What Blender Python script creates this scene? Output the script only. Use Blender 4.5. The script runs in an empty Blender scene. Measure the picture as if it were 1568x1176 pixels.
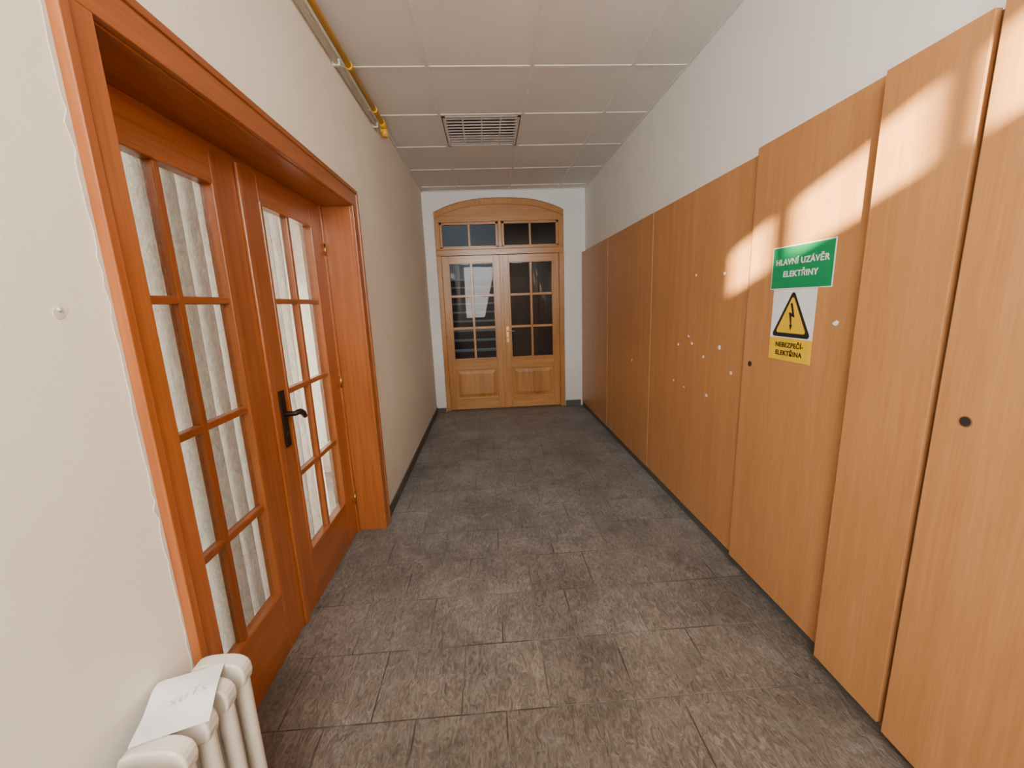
import bpy, bmesh, math, random
import numpy as np
from mathutils import Vector, Matrix
random.seed(4)
S=bpy.context.scene
def link(o): S.collection.objects.link(o); return o

# ---------------------------------------------------------------- dimensions
L=5.71; HC=2.9555; XL=-0.7836; XR=1.3666; XC=1.317; XS=1.300; XN=1.257; YB=-1.3

# ---------------------------------------------------------------- materials
def newmat(n):
    m=bpy.data.materials.new(n); m.use_nodes=True
    nt=m.node_tree; b=nt.nodes['Principled BSDF']; return m,nt,b
def N(nt,t,**k):
    n=nt.nodes.new(t)
    for a,v in k.items(): setattr(n,a,v)
    return n
def ramp(nt,fac,stops):
    r=N(nt,'ShaderNodeValToRGB'); e=r.color_ramp.elements
    while len(e)<len(stops): e.new(.5)
    for i,(p,c) in enumerate(stops): e[i].position=p; e[i].color=(*c,1)
    nt.links.new(fac,r.inputs['Fac']); return r.outputs['Color']
def coords(nt,scale=(1,1,1),rot=(0,0,0)):
    g=N(nt,'ShaderNodeNewGeometry'); m=N(nt,'ShaderNodeMapping')
    m.inputs['Scale'].default_value=scale; m.inputs['Rotation'].default_value=rot
    nt.links.new(g.outputs['Position'],m.inputs['Vector']); return m.outputs['Vector']
def noise(nt,vec,scale,detail=4,rough=.5,dist=0):
    n=N(nt,'ShaderNodeTexNoise'); n.inputs['Scale'].default_value=scale; n.inputs['Detail'].default_value=detail
    n.inputs['Roughness'].default_value=rough; n.inputs['Distortion'].default_value=dist
    nt.links.new(vec,n.inputs['Vector']); return n.outputs['Fac']
def bump(nt,b,h,strength,dist=.01,prev=None):
    n=N(nt,'ShaderNodeBump'); n.inputs['Strength'].default_value=strength; n.inputs['Distance'].default_value=dist
    nt.links.new(h,n.inputs['Height'])
    if prev: nt.links.new(prev,n.inputs['Normal'])
    nt.links.new(n.outputs[0],b.inputs['Normal']); return n.outputs[0]
def plain(n,c,r=.5,metal=0,spec=.5):
    m,nt,b=newmat(n); b.inputs['Base Color'].default_value=(*c,1); b.inputs['Roughness'].default_value=r
    b.inputs['Metallic'].default_value=metal; b.inputs['Specular IOR Level'].default_value=spec
    v=coords(nt); f=noise(nt,v,12,3)
    c2=tuple(x*.88 for x in c); nt.links.new(ramp(nt,f,[(.3,c2),(.7,c)]),b.inputs['Base Color']); return m
def wood(n,dark,mid,light,axis='z',rough=.35,coat=.0,fine=90,coarse=10):
    m,nt,b=newmat(n)
    s={'z':(1,1,.045),'y':(1,.045,1),'x':(.045,1,1)}[axis]
    v=coords(nt,s); f=noise(nt,v,fine,6,.6); g=noise(nt,v,coarse,4,.55,.6)
    mx=N(nt,'ShaderNodeMix',data_type='FLOAT'); mx.inputs[0].default_value=.5
    nt.links.new(f,mx.inputs[2]); nt.links.new(g,mx.inputs[3])
    col=ramp(nt,mx.outputs[0],[(.35,dark),(.5,mid),(.64,light)])
    nt.links.new(col,b.inputs['Base Color']); b.inputs['Roughness'].default_value=rough
    b.inputs['Coat Weight'].default_value=coat; b.inputs['Coat Roughness'].default_value=.15
    bump(nt,b,f,.06,.002); return m
def plaster(n,c1,c2,dirt=None):
    m,nt,b=newmat(n); v=coords(nt)
    f=noise(nt,v,1.6,5,.6); col=ramp(nt,f,[(.3,c1),(.7,c2)])
    if dirt:
        sp=N(nt,'ShaderNodeSeparateXYZ'); nt.links.new(v,sp.inputs[0])
        mr=N(nt,'ShaderNodeMapRange'); mr.inputs[1].default_value=0; mr.inputs[2].default_value=.8; mr.inputs[3].default_value=1; mr.inputs[4].default_value=0
        nt.links.new(sp.outputs[2],mr.inputs[0]); f2=noise(nt,v,6,6,.7)
        mu=N(nt,'ShaderNodeMath',operation='MULTIPLY'); nt.links.new(mr.outputs[0],mu.inputs[0]); nt.links.new(f2,mu.inputs[1])
        # sparse scuffs
        vs=coords(nt,(1,1,.5)); sc=ramp(nt,noise(nt,vs,7,8,.72,.4),[(.665,(0,0,0)),(.72,(.5,.5,.5))])
        mx2=N(nt,'ShaderNodeMath',operation='MAXIMUM'); nt.links.new(mu.outputs[0],mx2.inputs[0]); nt.links.new(sc,mx2.inputs[1])
        mx=N(nt,'ShaderNodeMix',data_type='RGBA'); nt.links.new(mx2.outputs[0],mx.inputs[0]); nt.links.new(col,mx.inputs[6]); mx.inputs[7].default_value=(*dirt,1)
        col=mx.outputs[2]
    nt.links.new(col,b.inputs['Base Color']); b.inputs['Roughness'].default_value=.85
    n1=bump(nt,b,noise(nt,v,9,5,.6),.2,.008)
    bump(nt,b,noise(nt,v,70,3,.6),.10,.003,n1); return m

M={}
M['wallL']=plaster('plaster_cream',(.77,.73,.635),(.83,.79,.70),(.5,.46,.39))
M['wallR']=plaster('plaster_white',(.79,.785,.77),(.85,.845,.83))
M['wallE']=plaster('plaster_end',(.82,.84,.86),(.88,.89,.91),(.5,.48,.45))
M['chip']=plain('chipped_plaster',(.62,.57,.50),.9)
M['dark']=plain('dark_gap',(.02,.015,.012),.8)
M['skirt']=plain('stone_skirting',(.085,.085,.08),.7)
bD,bM,bL=(.43,.190,.064),(.49,.226,.080),(.55,.266,.100)
M['beech']=wood('beech_veneer',bD,bM,bL,'z',.36,.0,130,16)
M['beechedge']=wood('beech_edge',tuple(x*.45 for x in bD),tuple(x*.42 for x in bM),tuple(x*.5 for x in bL),'z',.5)
oD,oM,oL=(.24,.062,.011),(.32,.092,.019),(.40,.126,.030)
for a in 'zyx': M['or'+a]=wood('orange_wood_'+a,oD,oM,oL,a,.3,.25,60,9)
pD,pM,pL=(.34,.135,.028),(.46,.205,.050),(.57,.28,.082)
for a in 'zx': M['pi'+a]=wood('honey_pine_'+a,pD,pM,pL,a,.3,.3,55,7)
M['bronze']=plain('dark_bronze',(.05,.035,.03),.35,.8)
M['brass']=plain('brass',(.6,.42,.15),.3,1)
M['rad']=plain('radiator_enamel',(.70,.65,.55),.35)
M['paper']=plain('paper_white',(.86,.86,.86),.8)
M['ink']=plain('faded_ink',(.50,.50,.54),.8)
M['yellowpipe']=plain('yellow_paint',(.80,.46,.02),.35)
M['whitepipe']=plain('white_paint',(.80,.77,.68),.4)
M['white']=plain('white_metal',(.80,.79,.77),.4)
M['green']=plain('sign_green',(.006,.27,.10),.35)
M['yellow']=plain('sign_yellow',(.88,.55,.01),.35)
M['signwhite']=plain('sign_white',(.82,.86,.88),.35)
M['black']=plain('sign_black',(.015,.015,.015),.4)
M['louvre']=plain('louvre_aluminium',(.72,.72,.70),.3,.2)
M['fixdark']=plain('fixture_dark',(.02,.02,.02),.6)
M['grid']=plain('ceiling_grid_metal',(.82,.81,.78),.5)
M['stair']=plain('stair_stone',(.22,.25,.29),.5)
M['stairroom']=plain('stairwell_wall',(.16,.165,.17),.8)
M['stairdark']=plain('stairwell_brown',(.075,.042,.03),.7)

m,nt,b=newmat('mineral_ceiling_tile'); v=coords(nt)
f=noise(nt,v,1.2,3); nt.links.new(ramp(nt,f,[(.3,(.74,.735,.72)),(.7,(.80,.795,.78))]),b.inputs['Base Color'])
b.inputs['Roughness'].default_value=.9; bump(nt,b,noise(nt,v,160,2,.7),.25,.003); M['tile']=m

# floor : slate look tiles, staggered
m,nt,b=newmat('slate_floor_tile')
v=coords(nt)
br=N(nt,'ShaderNodeTexBrick'); br.offset=.5; br.squash=1
br.inputs['Scale'].default_value=1; br.inputs['Mortar Size'].default_value=.0028; br.inputs['Mortar Smooth'].default_value=.3
br.inputs['Brick Width'].default_value=.335; br.inputs['Row Height'].default_value=.315; br.inputs['Bias'].default_value=0
br.inputs['Color1'].default_value=(.90,.90,.90,1); br.inputs['Color2'].default_value=(1.12,1.12,1.12,1)
nt.links.new(v,br.inputs['Vector'])
dv=coords(nt,(1,.42,1),(0,0,math.radians(-42)))
s1=noise(nt,dv,42,5,.62,2.2); s2=noise(nt,v,2.0,7,.7); s3=noise(nt,v,5.0,9,.78,.6)
base=ramp(nt,s1,[(.34,(.084,.068,.054)),(.5,(.142,.117,.095)),(.66,(.212,.178,.148))])
dust=ramp(nt,s2,[(.38,(.74,.74,.74)),(.5,(1,1,1)),(.64,(1.28,1.28,1.28))])
mu=N(nt,'ShaderNodeMix',data_type='RGBA',blend_type='MULTIPLY'); mu.inputs[0].default_value=1
nt.links.new(base,mu.inputs[6]); nt.links.new(dust,mu.inputs[7])
mu2=N(nt,'ShaderNodeMix',data_type='RGBA',blend_type='MULTIPLY'); mu2.inputs[0].default_value=1
nt.links.new(mu.outputs[2],mu2.inputs[6]); nt.links.new(br.outputs['Color'],mu2.inputs[7])
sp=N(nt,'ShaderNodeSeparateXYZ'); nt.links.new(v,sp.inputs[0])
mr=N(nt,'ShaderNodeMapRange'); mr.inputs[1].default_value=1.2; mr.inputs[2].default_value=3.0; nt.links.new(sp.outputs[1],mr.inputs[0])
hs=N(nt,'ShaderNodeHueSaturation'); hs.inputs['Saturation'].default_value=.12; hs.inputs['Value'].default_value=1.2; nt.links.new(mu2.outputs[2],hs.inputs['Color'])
mg=N(nt,'ShaderNodeMix',data_type='RGBA'); nt.links.new(mr.outputs[0],mg.inputs[0]); nt.links.new(mu2.outputs[2],mg.inputs[6]); nt.links.new(hs.outputs[0],mg.inputs[7])  # farther tiles greyed and lightened in colour, standing in for cooler light
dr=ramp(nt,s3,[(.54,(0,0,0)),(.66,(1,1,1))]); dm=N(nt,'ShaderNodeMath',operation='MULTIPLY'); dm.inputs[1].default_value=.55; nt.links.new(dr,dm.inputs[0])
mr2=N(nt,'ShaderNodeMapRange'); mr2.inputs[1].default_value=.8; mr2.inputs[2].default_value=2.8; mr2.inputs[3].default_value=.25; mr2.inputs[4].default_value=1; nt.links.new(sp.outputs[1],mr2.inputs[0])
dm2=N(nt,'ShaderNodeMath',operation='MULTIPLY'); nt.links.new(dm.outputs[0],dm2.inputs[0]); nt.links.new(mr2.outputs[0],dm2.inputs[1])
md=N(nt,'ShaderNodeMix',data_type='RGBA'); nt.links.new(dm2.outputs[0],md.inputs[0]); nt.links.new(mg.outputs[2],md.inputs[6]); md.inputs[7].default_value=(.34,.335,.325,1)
gr=ramp(nt,noise(nt,v,3.5,3),[(.42,(.050,.042,.035)),(.62,(.19,.17,.15))])
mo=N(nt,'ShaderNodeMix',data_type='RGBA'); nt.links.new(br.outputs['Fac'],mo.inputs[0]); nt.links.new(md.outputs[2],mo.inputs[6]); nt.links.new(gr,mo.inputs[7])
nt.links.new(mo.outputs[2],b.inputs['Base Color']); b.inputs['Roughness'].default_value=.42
n1=bump(nt,b,s1,.75,.010); inv=N(nt,'ShaderNodeMath',operation='SUBTRACT'); inv.inputs[0].default_value=1; nt.links.new(br.outputs['Fac'],inv.inputs[1])
bump(nt,b,inv.outputs[0],.7,.004,n1); M['floor']=m

def glass(n,tint,gl,rough,bs=0,bscale=(1,1,1)):
    m=bpy.data.materials.new(n); m.use_nodes=True; nt=m.node_tree; nt.nodes.clear()
    o=N(nt,'ShaderNodeOutputMaterial'); t=N(nt,'ShaderNodeBsdfTransparent'); t.inputs[0].default_value=(*tint,1)
    g=N(nt,'ShaderNodeBsdfGlossy'); g.inputs['Roughness'].default_value=rough; g.inputs['Color'].default_value=(.95,.95,.95,1)
    fr=N(nt,'ShaderNodeLayerWeight'); fr.inputs[0].default_value=.5
    pw=N(nt,'ShaderNodeMath',operation='POWER'); pw.inputs[1].default_value=4; nt.links.new(fr.outputs['Facing'],pw.inputs[0])
    ma=N(nt,'ShaderNodeMath',operation='MULTIPLY_ADD'); ma.inputs[1].default_value=gl[0]; ma.inputs[2].default_value=gl[1]; nt.links.new(pw.outputs[0],ma.inputs[0])
    mx=N(nt,'ShaderNodeMixShader'); nt.links.new(ma.outputs[0],mx.inputs[0]); nt.links.new(t.outputs[0],mx.inputs[1]); nt.links.new(g.outputs[0],mx.inputs[2]); nt.links.new(mx.outputs[0],o.inputs[0])
    if bs:
        v=coords(nt,bscale); bn=N(nt,'ShaderNodeBump'); bn.inputs['Strength'].default_value=bs; bn.inputs['Distance'].default_value=.01
        h=noise(nt,v,34,3,.5,1.4)
        nt.links.new(h,bn.inputs['Height']); nt.links.new(bn.outputs[0],g.inputs['Normal'])
        v2=coords(nt,(1,1,.45)); nt.links.new(ramp(nt,noise(nt,v2,60,4,.7,1.6),[(.36,tuple(x*.66 for x in tint)),(.62,tint)]),t.inputs[0])
    return m
M['glass']=glass('clear_glass',(.85,.88,.9),(.9,.020),.01)
M['rippled']=glass('rippled_glass',(.90,.91,.91),(1.0,.20),.06,.6,(1,1,.45))

m=bpy.data.materials.new('curtain_fabric'); m.use_nodes=True; nt=m.node_tree; nt.nodes.clear()
o=N(nt,'ShaderNodeOutputMaterial'); d=N(nt,'ShaderNodeBsdfDiffuse'); t=N(nt,'ShaderNodeBsdfTranslucent'); mx=N(nt,'ShaderNodeMixShader')
v=coords(nt,(1,1,.6)); c=ramp(nt,noise(nt,v,30,5,.6),[(.3,(.74,.73,.72)),(.7,(.86,.85,.84))])
nt.links.new(c,d.inputs[0]); nt.links.new(c,t.inputs[0]); mx.inputs[0].default_value=.55
nt.links.new(d.outputs[0],mx.inputs[1]); nt.links.new(t.outputs[0],mx.inputs[2]); nt.links.new(mx.outputs[0],o.inputs[0]); M['curtain']=m

# ---------------------------------------------------------------- mesh builder
class MB:
    def __init__(s,name): s.name=name; s.bm=bmesh.new(); s.mats=[]
    def mi(s,k):
        if k not in s.mats: s.mats.append(k)
        return s.mats.index(k)
    def box(s,x0,x1,y0,y1,z0,z1,k,only=None):
        i=s.mi(k)
        vs=[s.bm.verts.new(p) for p in [(x0,y0,z0),(x1,y0,z0),(x1,y1,z0),(x0,y1,z0),(x0,y0,z1),(x1,y0,z1),(x1,y1,z1),(x0,y1,z1)]]
        for f in [(0,3,2,1),(4,5,6,7),(0,1,5,4),(1,2,6,5),(2,3,7,6),(3,0,4,7)]:
            fa=s.bm.faces.new([vs[j] for j in f]); fa.material_index=i
    def quad(s,pts,k):
        f=s.bm.faces.new([s.bm.verts.new(p) for p in pts]); f.material_index=s.mi(k); return f
    def prism(s,poly,fn,d0,d1,k):
        i=s.mi(k); A=[s.bm.verts.new(fn(a,b,d0)) for a,b in poly]; B=[s.bm.verts.new(fn(a,b,d1)) for a,b in poly]
        n=len(poly); fs=[s.bm.faces.new(A),s.bm.faces.new(B[::-1])]
        for j in range(n): fs.append(s.bm.faces.new([A[j],B[j],B[(j+1)%n],A[(j+1)%n]]))
        for f in fs: f.material_index=i
    def tube(s,path,r,k,seg=14,cap=True):
        i=s.mi(k); path=[Vector(p) for p in path]; rings=[]
        for j,p in enumerate(path):
            t=(path[min(j+1,len(path)-1)]-path[max(j-1,0)]).normalized()
            up=Vector((0,0,1)) if abs(t.z)<.9 else Vector((1,0,0))
            a=t.cross(up).normalized(); c=a.cross(t)
            rr=r[j] if isinstance(r,(list,tuple)) else r
            rings.append([s.bm.verts.new(p+rr*(a*math.cos(q)+c*math.sin(q))) for q in [2*math.pi*u/seg for u in range(seg)]])
        for j in range(len(rings)-1):
            for u in range(seg):
                f=s.bm.faces.new([rings[j][u],rings[j][(u+1)%seg],rings[j+1][(u+1)%seg],rings[j+1][u]]); f.material_index=i; f.smooth=True
        if cap:
            for rg in (rings[0],rings[-1]):
                f=s.bm.faces.new(rg); f.material_index=i
    def done(s,bevel=0,seg=2,parent=None,smooth=False):
        bmesh.ops.recalc_face_normals(s.bm,faces=s.bm.faces)
        if smooth:
            for f in s.bm.faces: f.smooth=True
        me=bpy.data.meshes.new(s.name); s.bm.to_mesh(me); s.bm.free()
        for k in s.mats: me.materials.append(M[k])
        o=link(bpy.data.objects.new(s.name,me))
        if bevel:
            b=o.modifiers.new('bevel','BEVEL'); b.width=bevel; b.segments=seg; b.limit_method='ANGLE'; b.harden_normals=False
        if parent: o.parent=parent
        return o
def empty(n):
    o=link(bpy.data.objects.new(n,None)); o.empty_display_size=.1; return o

# ---------------------------------------------------------------- shell
f=MB('floor'); f.box(-3.2,1.75,YB-.2,9.5,-.12,0,'floor'); f.done()
DY0,DY1,DZ=.985,2.655,2.15
w=MB('wall_left')
w.box(XL-.32,XL,YB-.2,DY0,0,3.1,'wallL'); w.box(XL-.32,XL,DY1,L+.1,0,3.1,'wallL'); w.box(XL-.32,XL,DY0,DY1,DZ,3.1,'wallL'); w.done()
w=MB('wall_right'); w.box(XR,XR+.3,YB-.2,L+.1,0,3.1,'wallR'); w.done()
a0,a1=-.645,1.075
def arch(x,z0=2.70,h=.165):
    t=(x-(a0+a1)/2)/((a1-a0)/2); return z0+h*(1-abs(min(1,max(-1,t)))**2.6)
w=MB('wall_end')
w.box(XL,a0,L,L+.30,0,3.1,'wallE'); w.box(a1,XR,L,L+.30,0,3.1,'wallE')
n=28; xs=[a0+(a1-a0)*i/n for i in range(n+1)]
poly=[(x,arch(x)) for x in xs]+[(a1,3.1),(a0,3.1)]
w.prism(poly,lambda a,b,d:(a,d,b),L,L+.30,'wallE'); w.done()
w=MB('wall_back')
WX0,WX1,WZ0,WZ1=-.74,.46,2.625,2.87
w.box(XL,XR,YB-.12,YB,WZ1,3.1,'wallR'); w.box(XL,WX0,YB-.12,YB,0,WZ1,'wallR'); w.box(WX1,XR,YB-.12,YB,0,WZ1,'wallR')
w.box(WX0,WX1,YB-.12,YB,0,WZ0,'wallR'); w.done()
w=MB('window_1')
for xm,hw in ((-.50,.034),(-.15,.026),(.17,.026)): w.box(xm-hw,xm+hw,YB-.07,YB-.03,WZ0,WZ1,'white')
w.box(WX0,WX0+.02,YB-.09,YB-.03,WZ0,WZ1,'white');w.box(WX1-.02,WX1,YB-.09,YB-.03,WZ0,WZ1,'white')
w.done()

c=MB('ceiling'); gx=[XL,-.30,.355,1.0,XR]; gy=[]
y=2.885
while y>YB: y-=.655
gy=[YB]; y+=.655
while y<L: gy.append(y); y+=.655
gy.append(L)
c.box(XL-.3,XR+.3,YB-.2,L+.3,3.06,3.12,'tile')
for i in range(4):
    for j in range(len(gy)-1):
        if i==1 and abs(gy[j]-3.54)<.05: continue
        c.box(gx[i],gx[i+1],gy[j],gy[j+1],HC,HC+.02,'tile')
c.done()
g=MB('trim_ceiling_grid')
for x in gx[1:-1]: g.box(x-.012,x+.012,YB,L,HC-.005,HC+.001,'grid')
for y in gy[1:-1]: g.box(XL,XR,y-.012,y+.012,HC-.0045,HC+.001,'grid')
g.box(XL,XL+.02,YB,L,HC-.006,HC,'grid'); g.box(XR-.02,XR,YB,L,HC-.006,HC,'grid'); g.box(XL,XR,L-.02,L,HC-.006,HC,'grid')
g.done()

lx0,lx1=gx[1]+.02,gx[2]-.02; ly0=[q for q in gy if abs(q-3.54)<.05][0]+.02; ly1=ly0+.615
c=MB('ceiling_louvre_light')
z=HC-.006
c.box(lx0,lx1,ly0,ly0+.022,z,HC+.07,'white'); c.box(lx0,lx1,ly1-.022,ly1,z,HC+.07,'white')
c.box(lx0,lx0+.022,ly0,ly1,z,HC+.07,'white'); c.box(lx1-.022,lx1,ly0,ly1,z,HC+.07,'white')
c.box(lx0,lx1,ly0,ly1,HC+.07,HC+.08,'fixdark')
nb=11
for i in range(1,nb):
    y=ly0+(ly1-ly0)*i/nb; c.box(lx0+.02,lx1-.02,y-.007,y+.007,z+.001,z+.008,'louvre')
for i in range(1,4):
    x=lx0+(lx1-lx0)*i/4; c.box(x-.006,x+.006,ly0+.02,ly1-.02,z+.002,z+.012,'louvre')
c.done()

s=MB('baseboard_left'); s.box(XL,XL+.012,DY1+.07,L,0,.075,'skirt'); s.box(XL,XL+.012,YB,DY0-.07,0,.075,'skirt'); s.done(.002)
s=MB('baseboard_end'); s.box(a1+.005,XC-.02,L-.015,L,0,.085,'skirt'); s.box(XL+.012,a0-.005,L-.012,L,0,.06,'skirt'); s.done(.002)

# ---------------------------------------------------------------- cabinets
par=empty('built_in_wardrobe')
c=MB('carcass'); c.box(XC+.018,XR-.002,YB+.02,L-.005,.06,2.13,'beechedge')
c.box(XC+.022,XR-.002,YB+.02,L-.005,0,.06,'skirt'); c.done(parent=par)
g=.0022
def panel(nm,y0,y1,x,z0=.06,z1=2.142,th=.02):
    c=MB(nm); c.box(x,x+th,y0+g,y1-g,z0,z1,'beech'); c.done(.0012,parent=par)
ys=[2.003,2.632,3.26,3.87,4.47,5.09,L-.008]
for i in range(len(ys)-1): panel('cabinet_door_%d'%i,ys[i],ys[i+1],XC+(.002 if i%2 else 0))
panel('cabinet_door_sign',1.345,2.003,XS,.058,2.165)
c=MB('side_strip'); c.box(XS+.021,XC+.02,1.99,2.002,.06,2.15,'beechedge');
c.box(XN+.021,XC+.02,YB+.02,1.333,.03,2.15,'beechedge'); c.done(parent=par)
panel('cabinet_door_near_1',1.062,1.338,XN,.05,2.155)
panel('cabinet_door_near_2',.40,1.040,XN-.008,.045,2.19)
panel('cabinet_door_near_3',-.25,.39,XN-.008,.045,2.19)
panel('cabinet_door_near_4',-.9,-.26,XN-.008,.045,2.19)
c=MB('plinth_near'); c.box(XN+.03,XR-.01,YB+.02,1.333,0,.05,'skirt'); c.box(XC+.01,XR-.01,1.333,L-.01,0,.06,'skirt'); c.done(parent=par)
c=MB('finger_holes')
for (x,y,z) in [(XS,1.943,1.158),(XN-.008,.962,1.148)]:
    c.tube([(x-.0015,y,z),(x+.001,y,z)],.015,'beechedge',24); c.tube([(x-.003,y,z),(x+.001,y,z)],.0125,'dark',24)
c.done(parent=par)
c=MB('paper_scraps')
for (y,z,r) in [(2.248,1.617,.010),(2.557,1.628,.009),(2.252,1.206,.012),(2.759,1.175,.009),(2.125,1.078,.010),(3.67,.94,.012),(2.57,1.197,.010),(2.42,1.13,.010),(2.81,.91,.009),(2.65,.895,.007),(2.36,.90,.010),(2.62,1.24,.008)]:
    k=[(y+r*random.uniform(.7,1.3)*math.cos(a),z+r*random.uniform(.7,1.3)*math.sin(a)) for a in [q*math.pi/3.5 for q in range(7)]]
    c.prism(k,lambda a,b,d:(d,a,b),XC-.002,XC+.001,'paper')
y,z,r=1.462,1.38,.012
c.prism([(y+r*random.uniform(.7,1.2)*math.cos(a),z+r*random.uniform(.7,1.2)*math.sin(a)) for a in [q*math.pi/3.5 for q in range(7)]],lambda a,b,d:(d,a,b),XS-.002,XS+.001,'paper')
c.done(parent=par)

# ---------------------------------------------------------------- signs
def text(body,y,z,size,mat,par,x,bold=.0,sx=1):
    cu=bpy.data.curves.new('lettering','FONT'); cu.body=body; cu.size=size; cu.align_x='CENTER'; cu.align_y='CENTER'; cu.extrude=.0004; cu.offset=bold
    cu.space_character=1.08
    cu.materials.append(M[mat]); o=link(bpy.data.objects.new('lettering',cu))
    o.matrix_world=Matrix(((0,0,-1,x),(-1,0,0,y),(0,1,0,z),(0,0,0,1)))@Matrix.Diagonal((sx,1,1,1)); 
    o.parent=par; return o
ps=empty('main_electricity_switch_sign')
xs_=XS-.0015
c=MB('plate'); c.box(xs_,XS-.0002,1.498,1.836,1.515,1.695,'signwhite'); c.box(xs_-.0006,xs_,1.502,1.832,1.519,1.691,'green'); c.done(parent=ps)
text('HLAVNÍ UZÁVĚR',1.667,1.628,.034,'signwhite',ps,xs_-.001,.0008,1.05)
text('ELEKTŘINY',1.667,1.577,.034,'signwhite',ps,xs_-.001,.0008,1.05)
ps=empty('high_voltage_warning_sign')
c=MB('plate'); c.box(xs_,XS-.0002,1.566,1.812,1.305,1.514,'signwhite'); c.box(xs_-.0002,XS-.0002,1.566,1.812,1.206,1.305,'yellow')
def tri(cy,z0,z1,hw,k,x,rr=.012):
    pts=[]
    for (py,pz) in [(cy-hw,z0),(cy+hw,z0),(cy,z1)]:
        cen=(cy,z0+(z1-z0)/3)
        dy,dz=cen[0]-py,cen[1]-pz; l=math.hypot(dy,dz); py+=dy/l*rr*1.6; pz+=dz/l*rr*1.6
        a=math.atan2(pz-cen[1],py-cen[0])
        for q in (-60,-30,0,30,60): pts.append((py+rr*math.cos(a+math.radians(q)),pz+rr*math.sin(a+math.radians(q))))
    c.prism(pts,lambda a,b,d:(d,a,b),x,XS-.0003,k)
tri(1.689,1.312,1.508,.112,'black',xs_-.0005); tri(1.689,1.329,1.484,.086,'yellow',xs_-.001,.008)
bolt=[(1.690,1.455),(1.678,1.455),(1.692,1.412),(1.673,1.418),(1.686,1.364),(1.680,1.364),(1.690,1.338),(1.699,1.364),(1.693,1.364),(1.689,1.400),(1.708,1.394)]
bolt=[(2*1.689-a,b) for a,b in bolt]
c.prism(bolt,lambda a,b,d:(d,a,b),xs_-.0016,xs_,'black')
c.done(parent=ps)
text('NEBEZPEČÍ-',1.689,1.274,.029,'black',ps,xs_-.0015,.0008)
text('ELEKTŘINA',1.689,1.238,.029,'black',ps,xs_-.0015,.0008)

# ---------------------------------------------------------------- left double door (door_1)
d1=empty('door_1')
c=MB('architrave'); XA=XL+.018
c.box(XL-.001,XA,.922,1.0,0,2.105,'orz'); c.box(XL-.001,XA,2.625,2.72,0,2.105,'orz'); c.box(XL-.001,XA,.922,2.72,2.105,2.20,'ory')
c.box(XL-.001,XA+.006,.918,.942,0,2.182,'orz');c.box(XL-.001,XA+.006,2.70,2.724,0,2.182,'orz');c.box(XL-.001,XA+.006,.918,2.724,2.182,2.205,'ory')
c.done(.003,3,parent=d1)
c=MB('chipped_plaster_edge'); pts=[]; z=.08
while z<2.2: pts.append((.916-random.uniform(.001,.009)-(.006 if random.random()<.15 else 0),z)); z+=random.uniform(.015,.05)
for (ya,za),(yb_,zb_) in zip(pts[:-1],pts[1:]):
    c.prism([(ya,za),(.920,za),(.920,zb_),(yb_,zb_)],lambda a,b,d:(d,a,b),XL-.002,XL+.0015,'chip')
c.done(parent=d1)
c=MB('lining'); LX0=-1.02
c.box(LX0,XL,.985,1.003,0,2.10,'orz'); c.box(LX0,XL,2.622,2.655,0,2.10,'orz'); c.box(LX0,XL,.985,2.655,2.10,2.15,'ory')
c.box(LX0,-.955,1.003,1.02,0,2.1,'orz');c.box(-.995,-.945,2.59,2.622,0,2.1,'orz');c.box(LX0,-.955,1.0,2.62,2.075,2.1,'ory')
c.done(.003,parent=d1)
def leaf(nm,y0,y1,g0,g1):
    c=MB(nm); xf,xb=-.953,-.995; z0,z1=.008,2.078; gz0,gz1=.29,1.966
    c.box(xb,xf,y0,g0,z0,z1,'orz'); c.box(xb,xf,g1,y1,z0,z1,'orz')
    c.box(xb,xf,g0,g1,z0,gz0,'ory'); c.box(xb,xf,g0,g1,gz1,z1,'ory')
    e=.014; xx=xf+.006
    c.box(xb,xx,g0-.004,g0+e,gz0-.004,gz1+.004,'orz'); c.box(xb,xx,g1-e,g1+.004,gz0-.004,gz1+.004,'orz')
    c.box(xb,xx-.001,g0,g1,gz0-.004,gz0+e,'ory'); c.box(xb,xx-.001,g0,g1,gz1-e,gz1+.004,'ory')
    gm=(g0+g1)/2
    c.box(xb+.004,xf-.004,gm-.013,gm+.013,gz0,gz1,'orz')
    for i in (1,2,3):
        z=gz0+(gz1-gz0)*i/4; c.box(xb+.005,xf-.005,g0,g1,z-.013,z+.013,'ory')
    c.done(.004,2,parent=d1)
    c=MB(nm+'_glass'); c.quad([(-.975,g0+.002,gz0),(-.975,g1-.002,gz0),(-.975,g1-.002,gz1),(-.975,g0+.002,gz1)],'rippled'); c.done(parent=d1)
leaf('leaf_near',1.006,1.788,1.112,1.622); leaf('leaf_far',1.793,2.588,1.922,2.445)
c=MB('astragal'); c.box(-.953,-.940,1.765,1.800,.01,2.075,'orz'); c.done(.004,2,parent=d1)
c=MB('door_handle')
c.box(-.953,-.945,1.838,1.882,.885,1.15,'bronze')
c.tube([(-.948,1.86,1.04),(-.915,1.86,1.04),(-.900,1.862,1.04),(-.892,1.872,1.044),(-.890,1.890,1.042),(-.890,1.915,1.028),(-.892,1.935,1.005)],[.015,.012,.012,.013,.014,.014,.010],'bronze')
c.tube([(-.946,1.86,.945),(-.941,1.86,.945)],.012,'black'); c.done(.003,parent=d1)
c=MB('hinges')
for z in (.25,1.05,1.85): c.tube([(-.945,2.592,z-.035),(-.945,2.592,z+.035)],.006,'brass'); 
c.done(parent=d1)

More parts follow.
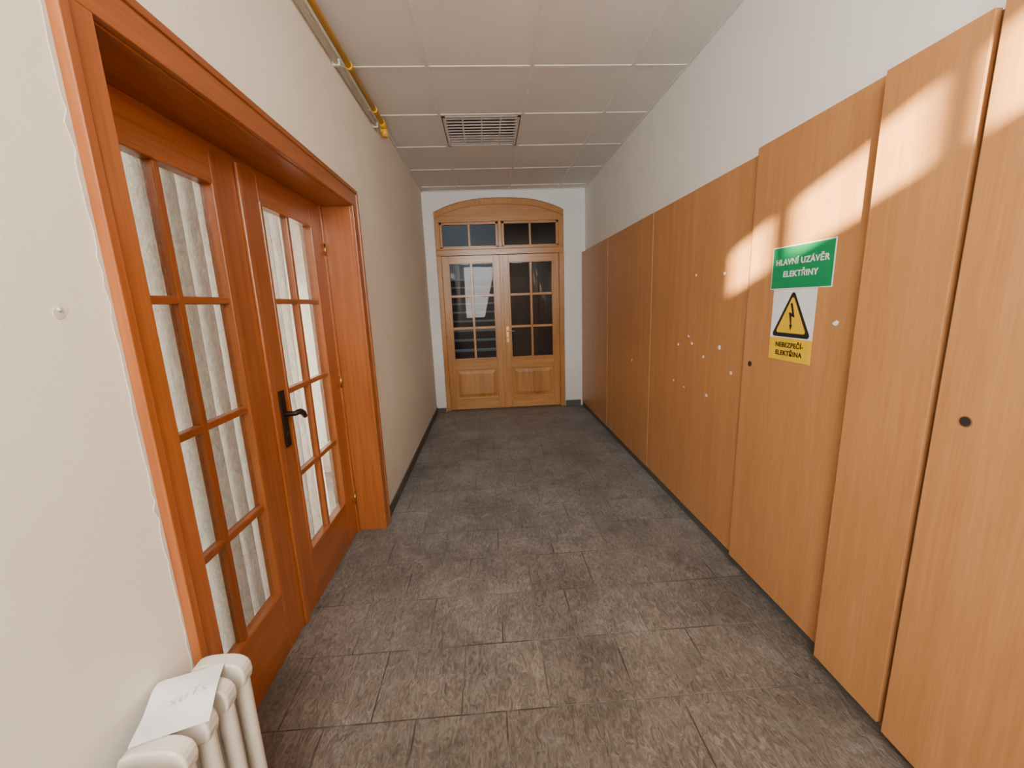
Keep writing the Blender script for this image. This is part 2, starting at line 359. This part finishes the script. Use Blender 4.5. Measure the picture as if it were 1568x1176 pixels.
c=MB('curtain'); ny,nz=240,24; i=c.mi('curtain'); G=[]
for a in range(ny+1):
    y=.95+1.75*a/ny; row=[]
    for bz in range(nz+1):
        z=.03+2.03*bz/nz
        x=-1.20+.040*math.sin(y*56+1.2*math.sin(y*7)+.25*math.sin(z*2.3+y*3))+.012*math.sin(y*131+z)
        row.append(c.bm.verts.new((x,y,z)))
    G.append(row)
for a in range(ny):
    for bz in range(nz):
        f=c.bm.faces.new([G[a][bz],G[a+1][bz],G[a+1][bz+1],G[a][bz+1]]); f.smooth=True
c.tube([(-1.20,.9,2.075),(-1.20,2.75,2.075)],.010,'white')
c.done()
w=MB('wall_side_room'); w.box(-3.0,-2.9,-.2,3.8,0,3.1,'wallR'); w.box(-2.9,XL-.32,-.3,-.2,0,3.1,'wallR'); w.box(-2.9,XL-.32,3.7,3.8,0,3.1,'wallR'); w.box(-2.9,XL-.32,-.3,3.8,3.0,3.1,'wallR'); w.done()

# ---------------------------------------------------------------- end door (door_2)
d2=empty('door_2'); yf=L+.045; yb=yf+.05
c=MB('frame')
c.box(a0,-.585,yf-.01,yb+.03,0,2.60,'piz'); c.box(1.012,a1,yf-.01,yb+.03,0,2.60,'piz')
n=28; xs=[a0+(a1-a0)*i/n for i in range(n+1)]
c.prism([(a0,2.575),(a1,2.575)]+[(x,arch(x)-.001) for x in xs[::-1]],lambda a,b,d:(a,d,b),yf,yb+.03,'pix')
for i in range(n):
    x0,x1=xs[i],xs[i+1]
    k=[(x0,arch(x0)-.075),(x1,arch(x1)-.075),(x1,arch(x1)-.002),(x0,arch(x0)-.002)]
    c.prism(k,lambda a,b,d:(a,d,b),yf-.03,yf,'pix')
c.box(a0+.03,a1-.03,yf-.022,yf,2.575,2.60,'pix')
c.box(a0,a1,yf-.012,yb+.02,2.15,2.235,'pix'); c.box(a0+.005,a1-.005,yf-.035,yf,2.225,2.245,'pix'); c.box(a0+.005,a1-.005,yf-.028,yf,2.15,2.168,'pix')
c.box(.195,.240,yf-.02,yb+.02,2.23,2.58,'piz')
c.done(.003,2,parent=d2)
c=MB('transom_lights')
for (g0,g1) in [(-.585,.195),(.240,1.012)]:
    c.box(g0,g0+.035,yf,yb,2.24,2.58,'piz'); c.box(g1-.035,g1,yf,yb,2.24,2.58,'piz'); c.box(g0,g1,yf,yb,2.24,2.27,'pix'); c.box(g0,g1,yf,yb,2.545,2.58,'pix')
    gm=(g0+g1)/2; c.box(gm-.014,gm+.014,yf+.006,yb-.006,2.26,2.56,'piz')
    c.quad([(g0+.02,yf+.024,2.25),(g1-.02,yf+.024,2.25),(g1-.02,yf+.024,2.57),(g0+.02,yf+.024,2.57)],'glass')
c.done(.003,2,parent=d2)
def leaf2(nm,x0,x1,g0,g1):
    c=MB(nm); z0,z1=.01,2.148
    c.box(x0,g0,yf,yb,z0,z1,'piz'); c.box(g1,x1,yf,yb,z0,z1,'piz')
    c.box(g0,g1,yf,yb,z0,.16,'pix'); c.box(g0,g1,yf,yb,.60,.735,'pix'); c.box(g0,g1,yf,yb,2.055,z1,'pix')
    gm=(g0+g1)/2; c.box(gm-.016,gm+.016,yf+.004,yb-.004,.73,2.06,'piz')
    for i in (1,2):
        z=.735+1.32*i/3; c.box(g0,g1,yf+.005,yb-.005,z-.016,z+.016,'pix')
    for (q0,q1) in [(.735,2.055),(.16,.60)]:
        e=.014
        c.box(g0-.004,g0+e,yf-.007,yb,q0-.004,q1+.004,'piz'); c.box(g1-e,g1+.004,yf-.007,yb,q0-.004,q1+.004,'piz')
        c.box(g0,g1,yf-.006,yb,q0-.004,q0+e,'pix'); c.box(g0,g1,yf-.006,yb,q1-e,q1+.004,'pix')
    c.box(g0,g1,yf+.018,yf+.03,.16,.60,'piz')
    i=c.mi('piz'); p=[(g0+.03,.19),(g1-.03,.19),(g1-.03,.57),(g0+.03,.57)]; q=[(g0+.075,.235),(g1-.075,.235),(g1-.075,.525),(g0+.075,.525)]
    A=[c.bm.verts.new((a,yf+.018,b)) for a,b in p]; B=[c.bm.verts.new((a,yf+.002,b)) for a,b in q]
    for j in range(4):
        f=c.bm.faces.new([A[j],A[(j+1)%4],B[(j+1)%4],B[j]]); f.material_index=i
    f=c.bm.faces.new(B); f.material_index=i
    c.quad([(g0+.001,yf+.024,.735),(g1-.001,yf+.024,.735),(g1-.001,yf+.024,2.055),(g0+.001,yf+.024,2.055)],'glass')
    c.done(.003,2,parent=d2)
leaf2('leaf_left',-.583,.212,-.495,.115); leaf2('leaf_right',.218,1.010,.318,.925)
c=MB('astragal'); c.box(.196,.236,yf-.016,yf,.01,2.148,'piz'); c.done(.004,2,parent=d2)
c=MB('door_handle'); c.box(.255,.290,yf-.006,yf,.96,1.18,'brass')
c.tube([(.272,yf,1.12),(.272,yf-.045,1.12),(.285,yf-.055,1.12),(.37,yf-.052,1.115)],.008,'brass')
c.tube([(.272,yf-.008,1.02),(.272,yf,1.02)],.008,'black'); c.done(.002,parent=d2)
c=MB('hinges')
for x in (-.584,1.011):
    for z in (.3,1.1,1.9): c.tube([(x,yf-.012,z-.045),(x,yf-.012,z+.045)],.008,'brass')
c.done(parent=d2)
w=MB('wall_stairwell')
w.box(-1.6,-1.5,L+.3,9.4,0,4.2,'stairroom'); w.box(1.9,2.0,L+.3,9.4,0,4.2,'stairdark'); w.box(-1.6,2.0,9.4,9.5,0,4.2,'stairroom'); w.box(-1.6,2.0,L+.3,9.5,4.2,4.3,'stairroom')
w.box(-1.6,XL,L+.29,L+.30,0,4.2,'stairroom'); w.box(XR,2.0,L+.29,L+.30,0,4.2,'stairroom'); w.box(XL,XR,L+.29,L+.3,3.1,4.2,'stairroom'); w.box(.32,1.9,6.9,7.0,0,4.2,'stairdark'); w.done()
c=MB('staircase')
for i in range(12): c.box(-1.49,.30,6.9+i*.2,9.39,.17*i,.17*(i+1)-.03,'stairdark'); c.box(-1.49,.30,6.88+i*.2,9.39,.17*(i+1)-.03,.17*(i+1),'stair')
c.done()

# ---------------------------------------------------------------- radiator
r=empty('cast_iron_radiator'); x0,x1=-.752,-.622; zt,zb=.685,.12
c=MB('sections')
sp=.064; y0=.875; cx=(x0+x1)/2; hx=(x1-x0)/2
for k in range(12):
    y=y0-k*sp
    for zz,sg in ((zt,1),(zb,-1)):
        pr=[]
        for q in range(13):
            a=math.pi*q/12; pr.append((cx+hx*(abs(math.cos(a))**.7)*(1 if math.cos(a)>=0 else -1), zz-sg*.045+sg*.045*math.sin(a)**.7))
        pr+= [(x0+.004,zz-sg*.065),(x0+.03,zz-sg*.075),(x1-.03,zz-sg*.075),(x1-.004,zz-sg*.065)]
        c.prism(pr,lambda a,b,d:(a,d,b),y-.019,y+.019,'rad')
    for j in range(3):
        x=x0+.021+(x1-x0-.042)*j/2; c.tube([(x,y,zb+.05),(x,y,zt-.05)],[.018,.018],'rad',16,False)
    if k<11:
        for zz in (zt-.055,zb+.05): c.tube([(cx,y+.001,zz),(cx,y-sp,zz)],.022,'rad',18)
c.tube([(cx,y0+.02,zt-.055),(cx,y0+.032,zt-.055)],.021,'rad',8)
for k in (1,10):
    y=y0-k*sp
    for x in (x0+.022,x1-.022): c.tube([(x,y,zb+.04),(x,y,.02),(x,y,0)],[.016,.018,.024],'rad',14)
c.done(.014,4,parent=r)
pp=empty('paper_sheet')
p=MB('sheet'); i=p.mi('paper'); G=[]
nx,ny=10,14; cy=.768; ang=math.radians(22)
for a in range(nx+1):
    row=[]
    for bq in range(ny+1):
        lx=-.062+.128*a/nx; ly=-.080+.155*bq/ny
        X=-.698+lx*math.cos(ang)-ly*math.sin(ang); Y=cy+lx*math.sin(ang)+ly*math.cos(ang)
        Z=zt+.0045+.003*math.sin(ly*44+lx*22)
        X=max(X,XL+.006); row.append(p.bm.verts.new((X,Y,Z)))
    G.append(row)
for a in range(nx):
    for bq in range(ny):
        f=p.bm.faces.new([G[a][bq],G[a+1][bq],G[a+1][bq+1],G[a][bq+1]]); f.smooth=True
p.done(parent=pp)
cu=bpy.data.curves.new('handwriting','FONT'); cu.body='xuTs'; cu.size=.034; cu.align_x='CENTER'; cu.align_y='CENTER'; cu.shear=.4; cu.offset=-.0006
cu.materials.append(M['ink']); o=link(bpy.data.objects.new('handwriting',cu)); o.location=(-.69,.775,zt+.0088); o.rotation_euler=(0,0,math.radians(35)); o.parent=pp

# ---------------------------------------------------------------- pipes
c=MB('gas_pipe'); z=2.895; x=XL+.045
c.tube([(x,YB,z),(x,3.58,z)],.017,'yellowpipe',16)
c.tube([(x,3.50,z),(x,3.60,z)],.024,'yellowpipe',16); c.tube([(x,3.585,z+.0),(x,3.585,z-.075)],.023,'yellowpipe',16)
c.tube([(x,3.585,z-.03),(XL-.01,3.585,z-.03)],.018,'yellowpipe',16)
for y in (.8,2.0,2.75,3.3): c.tube([(x,y-.012,z),(x,y+.012,z)],.022,'yellowpipe',16); c.box(XL-.002,x,y-.008,y+.008,z-.006,z+.006,'white')
c.done()
c=MB('conduit_pipe'); z=2.835; x=XL+.022
c.tube([(x,YB,z),(x,3.50,z)],.013,'whitepipe',14)
for y in (.9,1.9,2.6,3.4): c.box(XL,x+.016,y-.008,y+.008,z-.016,z+.016,'whitepipe')
c.done()
c=MB('wall_plug'); c.tube([(XL-.002,.804,1.512),(XL+.0015,.804,1.512)],.010,'chip',10); c.tube([(XL,.804,1.518),(XL+.006,.806,1.520)],.0035,'chip',8); c.done()

# ---------------------------------------------------------------- light
def area(n,loc,direction,sx,sy,power,col):
    l=bpy.data.lights.new(n,'AREA'); l.shape='RECTANGLE'; l.size=sx; l.size_y=sy; l.energy=power; l.color=col
    o=link(bpy.data.objects.new(n,l)); o.location=loc; o.rotation_euler=Vector(direction).to_track_quat('-Z','Y').to_euler(); return o
area('entrance_daylight',(-.15,YB+.03,1.85),(.12,1,-.03),1.0,1.5,88,(1,.96,.91))
area('ceiling_strip_fill',(.25,-1.02,2.80),(0,1,-.6),1.9,.30,66,(1,.95,.87))  # diffuse fill strip added under the ceiling, placed so its reflection misses the glass
area('side_room_daylight',(-2.1,3.35,1.0),(.75,-1,0),1.4,1.5,130,(1,.88,.68))
area('stairwell_daylight',(-.6,7.6,4.1),(0,0,-1),1.6,2.2,40,(.78,.90,1))
sun=bpy.data.lights.new('sun','SUN'); sun.energy=85; sun.angle=.02; sun.color=(1,.84,.56)
o=link(bpy.data.objects.new('sun',sun)); o.rotation_euler=Vector((1,1.75,-.56)).to_track_quat('-Z','Y').to_euler()
W=bpy.data.worlds.new('sky'); S.world=W; W.use_nodes=True
bg=W.node_tree.nodes['Background']; bg.inputs[0].default_value=(.6,.75,1,1); bg.inputs[1].default_value=1.2

# ---------------------------------------------------------------- camera
px,yw,rl=.1965,.0531,.0378
Fw=Vector((math.sin(yw)*math.cos(px),math.cos(yw)*math.cos(px),-math.sin(px)))
r0=Vector((math.cos(yw),-math.sin(yw),0)); dd=-r0.cross(Fw)
R=r0*math.cos(rl)+dd*math.sin(rl); Dn=-r0*math.sin(rl)+dd*math.cos(rl)
cam=bpy.data.cameras.new('camera'); cam.sensor_width=36; cam.lens=635.68/1600*36; cam.clip_start=.02
co=link(bpy.data.objects.new('camera',cam))
co.matrix_world=Matrix(((R.x,-Dn.x,-Fw.x,0),(R.y,-Dn.y,-Fw.y,0),(R.z,-Dn.z,-Fw.z,1.5),(0,0,0,1)))
S.camera=co
